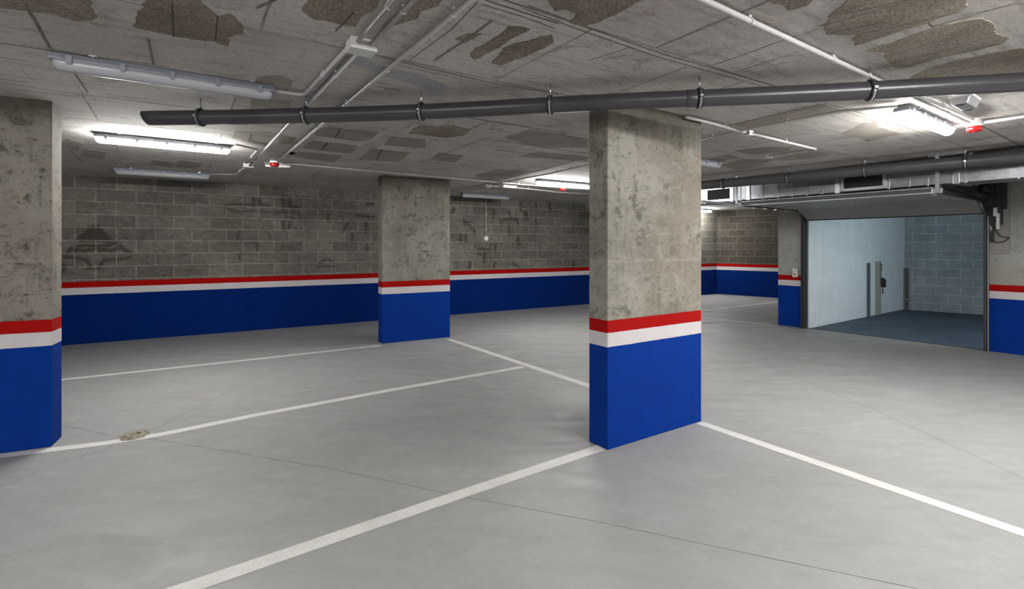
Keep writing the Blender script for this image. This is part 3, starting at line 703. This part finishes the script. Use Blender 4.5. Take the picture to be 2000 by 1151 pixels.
def clamp(parent, org, p, d, R, rodtop=CEIL, k=1.0):
    q = p - org; a = Vector((-d.y, d.x, 0)).normalized(); up = Vector((0, 0, 1))
    def ring(r, rr, off=0, seg=40): return [q + d*off + (a*math.cos(s)+up*math.sin(s))*r for s in [2*PI*j/seg for j in range(seg+1)]]
    for off in (-.009*k, .009*k): MB().tube(ring(R+.005, 0, off), .0075*k, 6, caps=False).build('rubber_lining', M['rubber'], parent)
    m = MB(); n = 40                                            # band
    vs = []
    for s in [2*PI*j/n for j in range(n)]:
        rad = a*math.cos(s)+up*math.sin(s)
        vs += [q+rad*(R+.004)-d*.005*k, q+rad*(R+.004)+d*.005*k, q+rad*(R+.0125)+d*.005*k, q+rad*(R+.0125)-d*.005*k]
    m.add(vs, [(4*j+i, 4*j+(i+1)%4, 4*((j+1)%n)+(i+1)%4, 4*((j+1)%n)+i) for j in range(n) for i in range(4)])
    c = m.build('pipe_clamp', M['zinc'], parent)
    R3 = Matrix.Translation(q) @ Matrix.Rotation(math.atan2(a.y, a.x), 4, 'Z')
    for s in (-1, 1):
        m = MB().box((s*(R+.012)-.010, -.009*k, -.006), (s*(R+.012)+.010, .009*k, .006), M=R3)
        m.tube([R3 @ Vector((s*(R+.016), 0, -.016)), R3 @ Vector((s*(R+.016), 0, .020))], .0035, 8).build('clamp_bolt', M['zinc'], c)
    MB().tube([q+up*(R+.006), q+up*(R+.02)], .009, 8).tube([q+up*(R+.01), Vector((q.x, q.y, rodtop-org.z))], .004, 8).build('threaded_rod', M['zinc'], c)
for px in (392, 598, 823, 1075, 1366, 1700, 2120):
    p, d = pipe_point(path, px); clamp(t, org, p, d, RP)

# ---------------------------------------------------------------- rear pipe + ventilation duct (run parallel to the gate)
E1 = Vector((5.03, 5.92))                         # point under which the raised gate's front edge lies
def DD(s, off=0, z=0): q = E1 + D2*s + D1*off; return Vector((q.x, q.y, z))
pa, pb = DD(-4.5, -.17, 2.455), DD(5.6, -.17, 2.455)
pa, pb = C(2000,306,2.42), C(1372,362,2.42)
dirp = (pb-pa); pa2 = pa - dirp*.5; pb2 = pb + dirp*.12
t = empty('drain_pipe', pa2, 0, 'dark grey drain pipe hanging in front of the metal duct above the gate', 'pipe', 'dark hanging drain pipes')
path2 = [pa2.lerp(pb2, i/30) for i in range(31)]
MB().tube([p-pa2 for p in path2], .066, 36).build('pipe_run', M['pvc2'], t)
for px in (1412, 1540, 1690, 1886):
    p, d = pipe_point(path2, px); clamp(t, pa2, p, d, .066)
duct0 = DD(-4.2, .02); DZ0, DZ1 = 2.225, 2.50
drz = math.atan2(D2.y, D2.x)                     # local x runs away from the viewer along the duct, +y towards the viewer
t = empty('ventilation_duct', (duct0.x, duct0.y, 0), drz, 'rectangular galvanised ventilation duct with black grilles above the open gate', 'duct')
DLn = 8.3
def dpx(px):                                     # distance along the duct face for a photo column
    r = (px-1000)/FPX; return (duct0.x - r*duct0.y) / (r*D2.y - D2.x)
duct_root = t
MB().box((0, -.42, DZ0), (DLn, 0, DZ1)).build('duct_body', M['galv'], t, bevel=.004)
m = MB()
for px in (1377, 1430, 1446, 1462, 1490, 1520, 1548, 1577, 1606, 1636, 1736, 1776, 1812, 1868, 1886, 1990):
    s = dpx(px); w = .012 if px not in (1430, 1462, 1636, 1868) else .03
    MB().box((s-w, -.43, DZ0-.012), (s+w, .014 if w > .02 else .006, DZ1+.01)).build('flange', M['galv'] if w < .02 else M['zinc'], t, bevel=.003)
for a, b in ((1383, 1427), (1649, 1725)):
    s0, s1 = dpx(b), dpx(a)
    g_ = MB(); f_ = .035
    g_.box((s0-f_, 0, DZ0+.005), (s1+f_, .02, DZ0+.005+f_)).box((s0-f_, 0, DZ1-f_-.03), (s1+f_, .02, DZ1-.03)).box((s0-f_, 0, DZ0+.005), (s0, .02, DZ1-.03)).box((s1, 0, DZ0+.005), (s1+f_, .02, DZ1-.03))
    fr = g_.build('grille', M['alu'], t)
    l_ = MB(); l_.box((s0, .001, DZ0+.035), (s1, .004, DZ1-.06))
    n = int((s1-s0)/.02)
    for i in range(n): x = s0+(i+.5)*(s1-s0)/n; l_.box((x-.002, .004, DZ0+.035), (x+.002, .014, DZ1-.06))
    l_.build('grille_slats', M['motor'], fr)
for px in (1462, 1700, 1886): s = dpx(px); MB().box((s-.02, -.20, DZ1), (s+.02, -.17, CEIL)).build('hanger_strap', M['zinc'], t)

# ---------------------------------------------------------------- raised sectional gate
GZ = 2.125; GT = .04
t = empty('garage_door', (DR.x, DR.y, 0), DRZ, 'raised sectional garage door, its panels lying flat under the duct', 'garage door')
GL = 2.22
yy = .42
n = 4; pl = (GL - yy) / n
for i in range(n):
    y0 = yy + i*pl
    m = MB(); m.box((.03, y0+.003, GZ), (DWID-.03, y0+pl-.003, GZ+GT)); m.build('door_panel', M['panel'], t, bevel=.004)
    if i:
        for x in (.12, DWID/2, DWID-.12): MB().box((x-.03, y0-.04, GZ-.006), (x+.03, y0+.04, GZ)).tube([(x-.03, y0, GZ-.006), (x+.03, y0, GZ-.006)], .006, 8).build('hinge', M['zinc'], t)
pr = [(-.02, 1.965), (.02, 1.95), (yy, GZ-.0), (yy, GZ+GT), (.0, 1.998)]
MB().profile([( .0, 1.958), (.06, 1.962), (yy*.6, 2.06), (yy-.004, GZ), (yy-.004, GZ+GT), (yy*.5, 2.085), (.03, 2.00)], .01, DWID-.01).build('bottom_panel', M['panel'], t, bevel=.003)
MB().box((.01, -.01, 1.948), (DWID-.01, .06, 1.962)).build('bottom_seal', M['rubber'], t)
MB().box((.0, GL-.01, GZ-.014), (DWID, GL+.022, GZ+.006)).build('front_rail', M['alu'], t, bevel=.006)
MB().box((0, GL-.004, GZ+.006), (DWID, GL+.012, GZ+.062)).build('front_channel', M['dgrey'], t, bevel=.003)
MB().box((0, GL-.05, GZ+.050), (DWID, GL+.02, GZ+.062)).build('top_lip', M['alu'], t, bevel=.003)
MB().tube([(0, GL-.25, GZ+.075), (DWID, GL-.25, GZ+.075)], .0125, 12).build('shaft', M['zinc'], t)
MB().box((.02, GL-.13, GZ-.004), (DWID-.02, GL-.10, GZ+.001)).build('seam_strip', M['alu'], t)
m = MB()
for s in (0, 1):
    for i in range(6):
        y = yy + .05 + i*(GL-yy-.1)/5; x = -.02 if s == 0 else DWID+.02
        MB().tube([(x-.012, y, GZ+.02), (x+.012, y, GZ+.02)], .022, 14).box((x-.05 if s else x, y-.03, GZ-.03), (x if s else x+.05, y+.03, GZ-.022)).build('roller', M['zinc'], t)
# tracks
def track(x, s, ext, label):
    """s=+1: outside is +x"""
    t = empty('door_track', DP(x, 0, 0), DRZ, label, 'door track', 'gate tracks')
    W2 = .06
    # vertical box frame, C track, perforated angle
    MB().box((0 if s > 0 else -.05, .0, 0), (.10 if s > 0 else 0, .05, 2.10)).build('jamb_frame', M['dgrey'], t)
    o_ = .03*s
    MB().box((o_-.012, .05, .02), (o_+.012, .095, 1.86)).build('vertical_track', M['track'], t)
    a = MB(); a.box((o_+s*.028-.004, .045, 0), (o_+s*.028+.004, .10, 1.92)); a.build('perforated_angle', M['slotted'] if s < 0 else M['track'], t)
    R = .28; pts = [Vector((o_, .072 + R - R*math.cos(b), 1.86 + R*math.sin(b))) for b in [PI/2*i/10 for i in range(11)]]
    cm = MB()
    vs = []
    for i, p in enumerate(pts):
        b = PI/2*i/10; nn = Vector((0, math.cos(b), -math.sin(b)))
        for dx_, dd in ((-.014, -.022), (.014, -.022), (.014, .022), (-.014, .022)): vs.append(p + Vector((dx_, 0, 0)) + nn*dd)
    cm.add(vs, [(4*i+k, 4*i+(k+1)%4, 4*i+4+(k+1)%4, 4*i+4+k) for i in range(10) for k in range(4)] + [(0,1,2,3), (43,42,41,40)])
    cm.build('curved_track', M['track'], t)
    z = 1.86 + R
    MB().box((o_-.014, .35, z-.022), (o_+.014, GL+.02, z+.022)).build('horizontal_track', M['track'], t)
    MB().box((o_-.010, GL+.02, z-.018), (o_+.010, GL+ext, z+.014)).build('track_extension', M['alu'], t) if ext > .1 else None
    MB().box((o_-.012, .35, z+.05), (o_+.012, GL-.1, z+.085)).build('upper_track', M['track'], t)
    MB().box((o_-.05, GL-.03, z-.03), (o_+.05, GL+.03, z+.03)).build('end_bracket', M['zinc'], t, bevel=.004)
    MB().box((o_+s*.01-.02, GL+.05, z-.03), (o_+s*.01+.02, GL+.056, CEIL)).build('hanger_strap', M['galv'], t)
    return t
track(DWID, 1, 1.1, 'left gate track with dark frame, curving up beside the pier')
track(0, -1, .03, 'right gate track with slotted steel edge beside the operator')
# cross bracket near ceiling above right strap
# small fittings
def dthing(name, x, z, label, cat, y=0): return empty(name, DP(x, y, z), DRZ, label, cat)
t = dthing('switch_box', DWID + .205, 1.0, 'small grey push-button box on the pier left of the gate', 'switch')
MB().box((-.045, 0, -.08), (.045, .05, .08)).build('enclosure', M['boxgrey'], t, bevel=.004)
MB().tube([(0, .05, .03), (0, .058, .03)], .014, 14).build('button', M['zinc'], t)
MB().tube([(0, .05, -.03), (0, .058, -.03)], .014, 14).build('button', M['red'], t)
# operator
for px, L_ in ((1852, .34), (1409, .50)):
    sx = dpx(px); MB().box((sx-L_/2, .03, CEIL-.035), (sx+L_/2, .065, CEIL)).build('support_channel', M['zinc'], duct_root)
t = dthing('gate_operator', -.14, 1.39, 'dark gate motor with cables on a grey board on the right pier', 'gate operator')
MB().box((-.125, 0, 0), (.10, .02, 1.05)).build('mounting_board', M['plate'], t, bevel=.002)
MB().box((-.06, .02, .40), (.0, .12, 1.06)).build('drive_column', M['motor'], t, bevel=.006)
MB().box((-.03, .02, .98), (.13, .16, 1.12)).tube([(.05, .09, .93), (.05, .09, .99)], .05, 20).build('gearbox', M['motor'], t, bevel=.008)
MB().box((-.02, .12, .52), (.02, .15, .64)).box((-.045, .12, .34), (-.01, .15, .56)).build('limit_switch', M['boxgrey'], t, bevel=.003)
MB().box((-.09, .02, .66), (.10, .09, 1.02)).build('shade_box', M['track'], t, bevel=.006)  # dark box added to stand for the shadow over the upper board
MB().box((-.10, .02, .62), (-.065, .05, 1.10)).build('side_rail', M['track'], t)
MB().tube([(.12, .10, .86), (.12, .10, .98)], .07, 24).build('spring_drum', M['track'], t)
MB().tube([(.07, .22, .80), (.07, 1.1, .80)], .028, 16).build('torsion_spring', M['motor'], t)
MB().box((.03, .02, .16), (.085, .05, .95)).build('cable_duct', M['motor'], t)
MB().tube([(.03, .07, 1.0), (.03, .07, .9), (.0, .09, .75), (.01, .10, .64)], .008, 8).build('coiled_lead', M['motor'], t)
pc = [Vector((.09, .03, .34)), Vector((.07, .05, .24)), Vector((.03, .05, .17)), Vector((-.03, .05, .155)), Vector((-.09, .05, .18)), Vector((-.125, .03, .23))]
MB().tube(smooth_path(pc, 6), .006, 8).build('cable', M['rubber'], t)
pc = [Vector((.04, .03, .42)), Vector((.0, .05, .30)), Vector((-.05, .05, .235)), Vector((-.125, .03, .225))]
MB().tube(smooth_path(pc, 6), .006, 8).build('cable', M['rubber'], t)
pc = [Vector((.07, .03, .27)), Vector((.06, .05, .36)), Vector((.09, .05, .40)), Vector((.13, .04, .44))]
MB().tube(smooth_path(pc, 6), .010, 8).build('cable_gland', M['boxgrey'], t)
MB().box((.0, .02, .1), (.006, .024, .106)).build('fixing_hole', M['motor'], t)

# ---------------------------------------------------------------- things in the ramp
def post(px, base_y, w, d, h, mat, name, label, on='left', cat='post'):
    r = (px-1000)/FPX
    if on == 'left': o, dv = DL, dl
    else: o, dv = RL1, Vector((1.04, -.87)).normalized()
    k = (r*o.y - o.x) / (dv.x - r*dv.y); p = o + dv*k
    t = empty(name, (p.x, p.y, -.012), math.atan2(dv.y, dv.x), label, cat)
    return t, w, d, h
t, w, d, h = post(1711.5, 613, .13, .07, 1.17, None, 'gate_post', 'beige metal control post with black handset standing against the ramp wall')
MB().box((-w/2, -d, 0), (w/2, 0, h)).build('post_body', M['post'], t, bevel=.006)
MB().box((.02, -d-.006, .70), (w/2-.005, -d, h-.03)).build('channel', M['brown'], t)
MB().tube([(.04, -d-.006, h-.08), (.04, -d-.02, h-.08)], .022, 14).tube([(.04, -d-.006, h-.17), (.04, -d-.02, h-.17)], .018, 14).build('key_switch', M['motor'], t)
MB().profile([(-d-.09, .62), (-d-.09, .78), (-d-.03, .82), (-d, .82), (-d, .62), (-d-.04, .60)], .03, .075).build('handset', M['motor'], t, bevel=.008)
MB().tube([(.055 + .022*math.sin(s), -d-.03, .53 + .06*math.cos(s)) for s in [2*PI*i/16 for i in range(17)]], .006, 6, caps=False).build('cord_loop', M['motor'], t)
MB().box((-w/2-.01, -d-.01, 0), (w/2+.01, 0, .02)).build('foot_plate', M['zinc'], t)
t, w, d, h = post(1694.5, 617, .10, .035, 1.14, None, 'wall_strip', 'flat slate-grey vertical strip on the pale ramp wall, left of the control post', cat='strip')
MB().box((-w/2, -d, 0), (w/2, 0, h)).build('strip_profile', M['strip'], t, bevel=.003)
MB().box((-w/2-.004, -d-.003, h), (w/2+.004, 0, h+.008)).build('end_cap', M['brown'], t)
t, w, d, h = post(1769, 604, .13, .08, .99, None, 'corner_post', 'brownish slotted metal post in the far corner of the ramp', on='back')
MB().box((-w/2, -.06, 0), (w/2, 0, h)).build('post_body', M['brown'], t, bevel=.004)
MB().box((.012, -.062, .05), (.028, -.0, h-.02)).box((.010, -.064, .05), (.030, -.058, h-.03)).build('slot', M['motor'], t)
MB().box((-.01, -.075, .24), (.05, -.06, .255)).build('bracket', M['zinc'], t)
m = MB()
# daylight falling down the ramp from the street, off to the right
al = bpy.data.lights.new('ramp_daylight', 'AREA'); al.shape = 'RECTANGLE'; al.size = 1.6; al.size_y = 1.6; al.energy = DAY; al.color = (.74, .90, 1.0)
ao = bpy.data.objects.new('ramp_daylight', al); COL.objects.link(ao)
src = DP(-1.3, -1.3, 2.1); tgt = DP(DWID, -1.2, 1.1)
ao.location = src; ao.rotation_euler = (tgt - src).to_track_quat('-Z', 'Y').to_euler()
